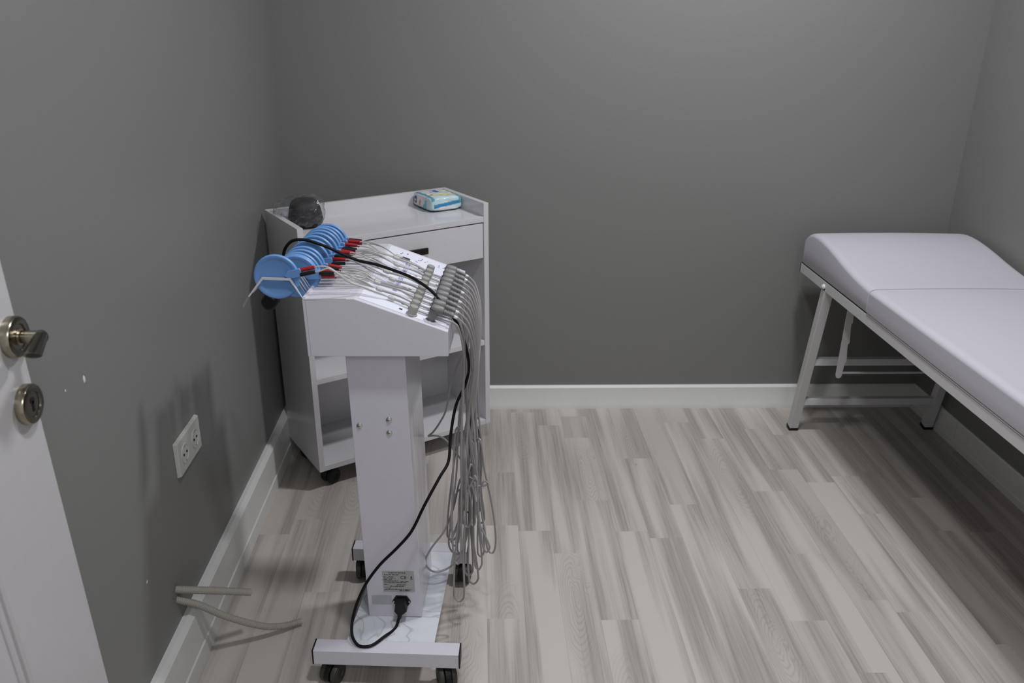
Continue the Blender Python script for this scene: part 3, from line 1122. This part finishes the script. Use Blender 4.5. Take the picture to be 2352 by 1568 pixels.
link('display_window', on_panel(box(B(), px_(0.018), px_(0.036), 0.228, 0.250, 0.0008, 0.0018, 0.0003)), DISP, pnl)
bm = B()
rr_ = random.Random(11)
# blue lettering that runs along the machine, made of short strokes like the blurred letters in the photo
for y0, y1 in ((0.006, 0.020), (0.040, 0.068), (0.088, 0.118), (0.138, 0.168), (0.196, 0.226)):
    y = y0
    bm = B()
    while y < y1 - 0.002:
        x = px_(0.032)
        wl = 0.0042
        k = rr_.randrange(4)
        if k in (0, 1, 3):
            box(bm, x, x + 0.010, y, y + 0.0012, 0.001, 0.0014)
        if k in (0, 2):
            box(bm, x, x + 0.0015, y, y + wl, 0.001, 0.0014)
            box(bm, x + 0.0085, x + 0.010, y, y + wl, 0.001, 0.0014)
        if k in (1, 2, 3):
            box(bm, x + 0.0042, x + 0.0055, y, y + wl, 0.001, 0.0014)
        if k == 3:
            box(bm, x, x + 0.010, y + wl - 0.0012, y + wl, 0.001, 0.0014)
        y += wl + 0.0022
    tag(link('panel_lettering', on_panel(bm), INK, pnl), 'blue printed lettering')
for x, y, a, b in ((0.010, 0.262, 0.003, 0.007), (0.013, 0.272, 0.002, 0.006), (0.024, 0.276, 0.003, 0.008), (0.052, 0.262, 0.006, 0.002), (0.058, 0.266, 0.002, 0.007), (0.068, 0.262, 0.002, 0.005),
                   (0.060, 0.276, 0.002, 0.008), (0.072, 0.272, 0.002, 0.004), (0.098, 0.262, 0.006, 0.002), (0.100, 0.272, 0.002, 0.007), (0.110, 0.268, 0.006, 0.003), (0.048, 0.245, 0.006, 0.0025)):
    link('panel_symbol', on_panel(box(B(), px_(x), px_(x) + a, y, y + b, 0.001, 0.0014)), INK, pnl)
KY = [-0.090 + 0.0320 * i for i in range(10)]
PY = [-0.085 + 0.0317 * i for i in range(10)]
for i, y in enumerate(KY):
    k = ml('dial_knob', on_panel(lathe(B(), [(0.0118, 0.0010), (0.0118, 0.003), (0.0098, 0.0045), (0.0092, 0.019), (0.0085, 0.0205), (0, 0.0210)], 28, Matrix.Translation((px_(0.086), y, 0)))), GREYK, head)
    link('level_light', on_panel(box(B(), px_(0.060), px_(0.0665), y + 0.005, y + 0.0105, 0.0008, 0.0022, 0.0004)), INKB, pnl)
    link('lead_socket', on_panel(lathe(B(), [(0.0070, 0.0008), (0.0112, 0.0008), (0.0112, 0.0022), (0.0100, 0.0030), (0.0070, 0.0030)], 28, Matrix.Translation((px_(0.124), PY[i], 0)))), CHROME, head)
for y, x, ln in ((0.075, 0.104, 0.017), (0.106, 0.102, 0.013)):
    link('label_block', on_panel(box(B(), px_(x) - 0.008, px_(x) + 0.008, y - 0.006, y + 0.006, 0.001, 0.014, 0.0015)), FILMW, head)

# comb rack for the pads
PADY = [-0.103, -0.034, -0.0195, -0.004, 0.022, 0.038, 0.082, 0.102, 0.126, 0.162, 0.184, 0.204, 0.230, 0.252]
rk = ml('pad_rack', box(B(), -0.128, -0.122, HY0 + 0.002, 0.27, 0.9075, 0.9115, 0.0008), METW, head, None)
tag(rk, 'comb rack of white edged fins')
fin_y = [HY0 + 0.0022, -0.085, -0.072, -0.055, -0.044, -0.012, 0.009, 0.030, 0.060, 0.092, 0.114, 0.145, 0.173, 0.217, 0.241, 0.262]
for i, y in enumerate(fin_y):
    bm = B()
    w_ = 0.0022 if i == 0 else 0.0008
    pl = [(-0.040, 0.9088), (-0.1275, 0.9088), (-0.148, 0.951), (-0.205, 0.953), (-0.237, 0.914)]
    il = [(-0.040, 0.9078), (-0.1245, 0.9040), (-0.1495, 0.9465), (-0.2025, 0.9487), (-0.2345, 0.9125)]
    q = [[bm.verts.new((a, yy, b)) for a, b in row] for yy in (y - w_, y + w_) for row in (pl, il)]
    for k in range(len(pl) - 1):
        for r0, r1 in ((q[0], q[1]), (q[2], q[3]), (q[0], q[2]), (q[1], q[3])):
            bm.faces.new((r0[k], r0[k + 1], r1[k + 1], r1[k]))
    for k in (0, len(pl) - 1):
        bm.faces.new((q[0][k], q[1][k], q[3][k], q[2][k]))
    link('fin', bm, METW, rk, smooth=False)
bm = B()
prism(bm, [(-0.2345, 0.9125), (-0.237, 0.914), (-0.252, 0.893), (-0.249, 0.890)], 'y', HY0, HY0 + 0.0044)
tag(link('fin_tip', bm, mat('frosted_acrylic', (0.5, 0.5, 0.53), 0.2, trans=0.6, bump=(60, .05)), rk), 'clear tip')

# ------------------------------------------------------------------ electrode pads
pad_names = ['foremost blue silicone pad, alone at the near end of the rack', 'second blue pad in the rack, its wide face showing behind the foremost one']
ordw = ['third', 'fourth', 'fifth', 'sixth', 'seventh', 'eighth', 'ninth', 'tenth', 'eleventh', 'twelfth']
for wd in ordw:
    pad_names.append('round blue silicone pad in the comb rack, %s counted from the front' % wd)
pad_names[5] = 'round blue silicone pad in the rack, just in front of the draped black cord'
pad_names[6] = 'round blue silicone pad in the rack, just behind the draped black cord'
pad_names.insert(12, 'last but one round blue silicone pad at the far end of the rack')
pad_names.append('rearmost round blue silicone pad at the far end of the rack')
pad_names = pad_names[:12] + pad_names[-2:]
CONN = []   # connector start points in machine frame and direction
MW0 = MB_ @ LEAN
rp_ = random.Random(5)
proto = None
for i, y in enumerate(PADY):
    near = i == 0
    cx, cz = (-0.177, 0.952) if near else (-0.159 + rp_.uniform(-0.002, 0.002), 0.930 + rp_.uniform(-0.002, 0.002))
    tilt = R(11) if near else R(rp_.uniform(-2, 6))
    tw = R(rp_.uniform(-3, 3))
    mtx = MW0 @ Matrix.Translation((cx, y, cz)) @ Matrix.Rotation(-tilt, 4, 'Y') @ Matrix.Rotation(tw, 4, 'Z')
    if proto is None:
        root = bpy.data.objects.new('electrode_pad', None)
        root.empty_display_size = 0.03
        COL.objects.link(root)
        bm = lathe(B(), [(0, -0.0012), (0.033, -0.0016), (0.0375, -0.0028), (0.0408, -0.0042), (0.0440, -0.0040), (0.0459, -0.0016), (0.0462, 0.0008), (0.0448, 0.0026), (0.0430, 0.0030), (0, 0.0030)], 56, RXm)
        # lathe axis is z -> now along -y; flip so the dished face looks to -y
        for v in bm.verts:
            v.co.y = -v.co.y
        link('pad_disc', bm, BLUE, root)
        bm = B()
        prism(bm, [(0.018, -0.0015), (0.026, -0.008), (0.050, -0.0085), (0.053, -0.006), (0.053, 0.006), (0.050, 0.0085), (0.026, 0.008), (0.018, 0.0015)], 'y', -0.0075, 0.002, 0.0012)
        link('connector_tab', bm, BLUE, root)
        bm = lathe(B(), [(0, 0.0044), (0.041, 0.0044), (0.0418, 0.0036), (0.0418, 0.0028), (0, 0.0028)], 48, Matrix.Rotation(-PI / 2, 4, 'X'))
        tag(link('conductive_face', bm, RUBBER, root), 'black conductive rubber back')
        proto = root
        r_ = root
    else:
        r_ = proto.copy()
        COL.objects.link(r_)
        for ch in [c for c in bpy.data.objects if c.parent == proto]:
            c2 = ch.copy()
            c2.parent = r_
            COL.objects.link(c2)
    r_.matrix_world = mtx
    tag(r_, pad_names[i], 'electrode pad', 'blue electrode pads in the rack')
    p0 = Matrix.Translation((cx, y, cz)) @ Matrix.Rotation(-tilt, 4, 'Y') @ Vector((0.050, -0.003, 0))
    CONN.append((p0, Vector((math.cos(tilt), 0, math.sin(tilt))) if near else Vector((1, 0, -0.12 + rp_.uniform(-.1, .1))).normalized()))

# ------------------------------------------------------------------ electrode leads
lead_map = [[0], [1, 2], [3], [4, 5], [6], [7], [8, 9], [10], [11, 12], [13]]
spl = [(0.034, -0.058), (0.006, -0.040), (-0.004, -0.012), (-0.006, 0.010), (0.018, 0.046), (0.000, 0.075), (0.016, 0.108), (0.012, 0.150), (0.004, 0.188), (0.006, 0.215)]
lead_lab = ['grey electrode lead whose right-angled plug is nearest the camera', 'grey electrode lead with second plug from near end, just in front of black power cord',
            'grey electrode lead with third plug from near end, just behind black power cord', 'grey electrode lead whose plug is fourth from the near end of the console',
            'grey electrode lead whose plug is fifth from the near end of the console', 'grey electrode lead whose plug is sixth from the near end, beside the white block',
            'grey electrode lead whose plug is seventh from the near end of the console', 'grey electrode lead whose plug is eighth from the near end, third from the far end',
            'grey electrode lead whose plug is last but one at the far end', 'grey electrode lead whose plug is at the far end of the console']
rl = random.Random(21)


def strand(a, b, n=4, wob=0.006):
    """points between a and b with a little slack"""
    a, b = Vector(a), Vector(b)
    out = []
    for k in range(1, n):
        f = k / n
        p = a.lerp(b, f)
        out.append(p + Vector((rl.uniform(-wob, wob), rl.uniform(-wob, wob), 0)))
    return out


def turn(p, q, low=True, r=0.012):
    """a hairpin between strand p (arriving) and q (leaving), at height z given by their mean"""
    p, q = Vector(p), Vector(q)
    mid = (p + q) / 2
    s = -1 if low else 1
    return [p, mid + Vector((0, 0, s * r * 1.6)), q]


for i in range(10):
    y = PY[i]
    root = thing('electrode_lead', lead_lab[i], 'electrode lead', MO, (0, 0, MY), 'grey electrode leads')

    def put(name, bm, mt, lab=None, par=None):
        xform(bm, LEAN)
        o = link(name, bm, mt, par or root)
        if lab:
            tag(o, lab)
        return o
    # plug: upright barrel then right angle body towards the operator side
    base = pp(0.124, y, 0.0)
    mm = Matrix((pd, Vector((0, 1, 0)), pn)).transposed().to_4x4()
    mm.translation = base
    bm = lathe(B(), [(0.0072, 0.0025), (0.0072, 0.005), (0.0085, 0.006), (0.0088, 0.022), (0.0105, 0.026)], 24, mm)
    h_ = 0.0265
    # rounded horizontal body
    a0 = base + pn * (h_ + 0.0015) + pd * (-0.0085)
    body = [a0, a0 + pd * 0.002, a0 + pd * 0.006, a0 + pd * 0.014, a0 + pd * 0.024, a0 + pd * 0.0275]
    tube(bm, body, [0.0035, 0.0072, 0.0092, 0.0098, 0.0095, 0.0075], 20)
    plug = put('plug', bm, GREYP)
    e0 = a0 + pd * 0.0275
    dirn = (pd + Vector((0, 0, -0.10))).normalized()
    bm = B()
    n_r = 8
    tube(bm, [e0, e0 + dirn * 0.024], [0.0046, 0.0030], 14)
    for k in range(n_r):
        c = e0 + dirn * (0.0015 + k * 0.0029)
        r0 = 0.0068 - 0.0026 * k / n_r
        tube(bm, [c, c + dirn * 0.0014], r0, 14)
    relief = put('strain_relief', bm, GREYP, None, plug)
    e1 = e0 + dirn * 0.024
    if i in (0, 1, 3, 5, 8, 9):
        put('relief_tip', tube(B(), [e1 - dirn * 0.001, e1 + dirn * 0.006], [0.0036, 0.0030], 12), FILMW, 'white tip', plug)
    # hanging cord
    yb = 0.055 + (y - 0.055) * 0.42 + rl.uniform(-0.012, 0.012)
    xo = 0.188 + rl.uniform(-0.006, 0.012) + 0.010 * (i / 9)
    path = [e1, e1 + dirn * 0.010 + Vector((0, 0, -0.001)), Vector((e1.x + 0.022, y * 0.97 + yb * 0.03, e1.z - 0.022)),
            Vector((e1.x + 0.033, y * 0.8 + yb * 0.2, e1.z - 0.065)), Vector((e1.x + 0.034, y * 0.55 + yb * 0.45, e1.z - 0.13))]

    def bx():
        return rl.uniform(0.138, 0.212)
    zs = [rl.uniform(0.12, 0.31) for _ in range(3)]
    if i in (0, 4, 7):
        zs[0] = rl.uniform(0.075, 0.11)
    x1 = xo
    p_mid = Vector((x1 - 0.004, yb, 0.62))
    path += [p_mid]
    dn = Vector((bx(), yb + rl.uniform(-0.02, 0.02), zs[0]))
    if zs[0] < 0.115:
        dn.x = rl.uniform(0.150, 0.172)
    path += strand(p_mid, dn, 4)
    upx = Vector((dn.x + rl.choice((-1, 1)) * rl.uniform(0.010, 0.026), dn.y + rl.uniform(-0.012, 0.012), zs[0]))
    path += turn(dn, upx, True, 0.010)
    if i != 6:
        top1 = Vector((bx(), yb + rl.uniform(-0.02, 0.02), rl.uniform(0.36, 0.60)))
        path += strand(upx, top1, 3)
        top2 = top1 + Vector((rl.choice((-1, 1)) * rl.uniform(0.008, 0.02), rl.uniform(-0.01, 0.01), 0))
        path += turn(top1, top2, False, 0.008)
        if i == 2:      # long loose loop towards the column
            path += [Vector(p) for p in ([0.160, 0.06, 0.40], [0.135, 0.06, 0.306], [0.113, 0.04, 0.257], [0.080, 0.03, 0.213], [0.064, 0.03, 0.172], [0.078, 0.03, 0.148], [0.100, 0.035, 0.143], [0.126, 0.05, 0.148], [0.150, 0.07, 0.170], [0.168, 0.08, 0.24])]
            dn3 = path[-1]
        elif i == 8:    # long loose loop on the outside
            path += [Vector(p) for p in ([0.205, 0.08, 0.488], [0.213, 0.08, 0.411], [0.228, 0.08, 0.319], [0.236, 0.08, 0.240], [0.236, 0.08, 0.190], [0.228, 0.08, 0.166], [0.217, 0.08, 0.174], [0.210, 0.08, 0.23], [0.200, 0.08, 0.319])]
            dn3 = path[-1]
        elif i == 5:
            path += [Vector(p) for p in ([0.150, 0.06, 0.36], [0.130, 0.05, 0.27], [0.122, 0.05, 0.215], [0.130, 0.05, 0.190], [0.148, 0.055, 0.180], [0.160, 0.06, 0.20])]
            dn3 = path[-1]
        else:
            dn2 = Vector((bx(), yb + rl.uniform(-0.02, 0.02), zs[1]))
            path += strand(top2, dn2, 3)
            dn3 = dn2 + Vector((rl.choice((-1, 1)) * rl.uniform(0.010, 0.026), rl.uniform(-0.01, 0.01), 0))
            path += turn(dn2, dn3, True, 0.010)
    else:
        dn3 = upx
        path += [Vector(p) for p in ([0.170, 0.09, 0.40], [0.140, 0.09, 0.455], [0.118, 0.10, 0.479], [0.093, 0.12, 0.478], [0.073, 0.137, 0.468], [0.084, 0.135, 0.478], [0.104, 0.125, 0.510], [0.122, 0.112, 0.55], [0.140, 0.10, 0.63])]
        dn3 = path[-1]
    # back up over the front edge and across the panel
    gy = y + 0.0159 if i < 9 else y - 0.0159
    up1 = Vector((0.183 + rl.uniform(-0.008, 0.004), yb + (gy - yb) * 0.4, 0.70))
    path += strand(dn3, up1, 3, 0.004) if dn3.z < 0.55 else []
    if i == 6:
        up1 = Vector((0.178, yb, 0.735))
    path += [up1, Vector((0.186, yb + (gy - yb) * 0.8, 0.78)), Vector((0.178, gy, 0.832)), pp(0.164, gy, 0.007), pp(0.145, gy, 0.006), pp(0.122, gy, 0.006), pp(0.100, gy, 0.006), pp(0.080, gy + (spl[i][1] - gy) * 0.15, 0.007)]
    sx_, sy_ = spl[i]
    path += [pp((0.080 + sx_) / 2 + 0.01, (gy + sy_) / 2, 0.0085 + 0.002 * (i % 3)), pp(sx_ + 0.010, sy_, 0.008 + 0.002 * (i % 3))]
    pts = catmull(path, 6)
    put('cord', tube(B(), pts, 0.0024, 8), CORDG)
    # splitter
    s0 = pp(sx_ + 0.012, sy_, 0.008 + 0.002 * (i % 3))
    s1 = pp(sx_ - 0.002, sy_, 0.009 + 0.002 * (i % 3))
    put('splitter', tube(B(), [s0, s0.lerp(s1, 0.1), s0.lerp(s1, 0.5), s0.lerp(s1, 0.9), s1], [0.0028, 0.0042, 0.0046, 0.0042, 0.0028], 12), CORDL)
    npad = len(lead_map[i])
    for j, pi in enumerate(lead_map[i]):
        c0, d0 = CONN[pi]
        side = Vector((0, 1, 0))
        upd = d0.cross(side)
        upd = upd if upd.z > 0 else -upd
        flip = 1 if (pi % 3) != 1 else -1
        for q, (nm, mt) in enumerate((('red_connector', RED), ('black_connector', BLACK))):
            sgn = flip * (1 if q == 0 else -1)
            off = upd * (0.0040 * sgn) + side * (0.0026 * (1 if q == 0 else -1))
            a = c0 + off
            L = 0.031
            bm = tube(B(), [a, a + d0 * 0.001, a + d0 * 0.020, a + d0 * 0.030, a + d0 * L], [0.0034, 0.0042, 0.0042, 0.0037, 0.0022], 14)
            cn = put(nm, bm, mt)
            b = a + d0 * L
            wy = sy_ + (j * 2 + q - 1.5) * 0.0016
            if pi == 0:
                mids = [b, b + d0 * 0.01, Vector((-0.070, b.y + 0.004, 0.969)), Vector((-0.035, b.y + 0.014, 0.938)), Vector((-0.012, b.y + 0.024, 0.922 + q * 0.003))]
            else:
                hgt = 0.912 + rl.uniform(0.002, 0.012)
                mids = [b, b + d0 * 0.006, Vector((-0.050, b.y * 0.72 + wy * 0.28, (b.z + hgt) / 2 + 0.004)), Vector((-0.022, b.y * 0.40 + wy * 0.60, hgt + 0.001))]
            e = s1 + Vector((0, (j * 2 + q - 1.5) * 0.0010, 0))
            if mids[-1].x > e.x - 0.008:
                mids = mids[:-1]
            put('wire', tube(B(), catmull(mids + [e], 6), 0.0016, 6), CORDL)

# ------------------------------------------------------------------ black power cord
pc = thing('power_cord', 'thick black power cord from the column inlet draped over the blue pads', 'power cord', MO, (0, 0, MY))
cp = [(0.0165, -0.1, 0.114), (0.009, -0.12, 0.098), (-0.01, -0.155, 0.1035), (-0.036, -0.186, 0.1038), (-0.064, -0.186, 0.104), (-0.082, -0.166, 0.118), (-0.082, -0.135, 0.149), (-0.057, -0.12, 0.211),
      (-0.019, -0.115, 0.268), (0.029, -0.115, 0.321), (0.061, -0.115, 0.362), (0.093, -0.11, 0.427), (0.126, -0.08, 0.481), (0.143, -0.05, 0.503), (0.147, -0.02, 0.553), (0.16, 0.0, 0.619), (0.182, 0.005, 0.668),
      (0.191, 0.005, 0.71), (0.188, -0.005, 0.757), (0.180, -0.018, 0.798), (0.168, -0.032, 0.835), (0.152, -0.04, 0.859), (0.14, -0.035, 0.875), (0.128, -0.02, 0.886), (0.103, 0.0, 0.900), (0.067, 0.03, 0.911),
      (0.032, 0.045, 0.920), (-0.013, 0.060, 0.930), (-0.048, 0.066, 0.936), (-0.078, 0.068, 0.948), (-0.108, 0.066, 0.964), (-0.130, 0.064, 0.974), (-0.160, 0.062, 0.984), (-0.188, 0.062, 0.982),
      (-0.208, 0.066, 0.962), (-0.219, 0.085, 0.930), (-0.226, 0.110, 0.905), (-0.240, 0.125, 0.885), (-0.258, 0.133, 0.872), (-0.272, 0.135, 0.858)]
bm = tube(B(), catmull(cp, 7), 0.0034, 12)
xform(bm, LEAN)
link('cord', bm, RUBBER, pc)
# appliance connector
bm = B()
prism(bm, [(0.006, 0.133), (0.010, 0.156), (0.032, 0.156), (0.036, 0.133), (0.030, 0.128), (0.024, 0.122), (0.012, 0.124)], 'y', -0.106, -0.0835, 0.002)
tube(bm, [(0.019, -0.098, 0.134), (0.0175, -0.099, 0.118), (0.0165, -0.100, 0.110)], [0.0085, 0.006, 0.0045], 14)
xform(bm, LEAN)
link('appliance_connector', bm, BLACK, pc)
# mains plug hanging behind the pads: round body, cord leaving at the top, pins pointing away
bm = B()
q0 = Vector((-0.272, 0.135, 0.862))
tube(bm, [q0, q0 + Vector((-0.003, 0, -0.010)), q0 + Vector((-0.005, 0, -0.022)), q0 + Vector((-0.006, 0, -0.030))], [0.005, 0.0068, 0.0085, 0.0125], 20)
pc0 = q0 + Vector((-0.007, 0.0, -0.044))
lathe(bm, [(0, -0.012), (0.014, -0.012), (0.0178, -0.008), (0.0192, 0.0), (0.0192, 0.016), (0.0180, 0.018), (0, 0.018)], 30, align(pc0, (0.0, 1, -0.12)))
xform(bm, LEAN)
mp = link('mains_plug', bm, BLACK, pc)
for s in (-1, 1):
    p = pc0 + Vector((s * 0.0095, 0.016, -0.002))
    bm = tube(B(), [p, p + Vector((0, 0.020, -0.0024))], 0.0023, 12)
    xform(bm, LEAN)
    link('plug_pin', bm, CHROME, mp)
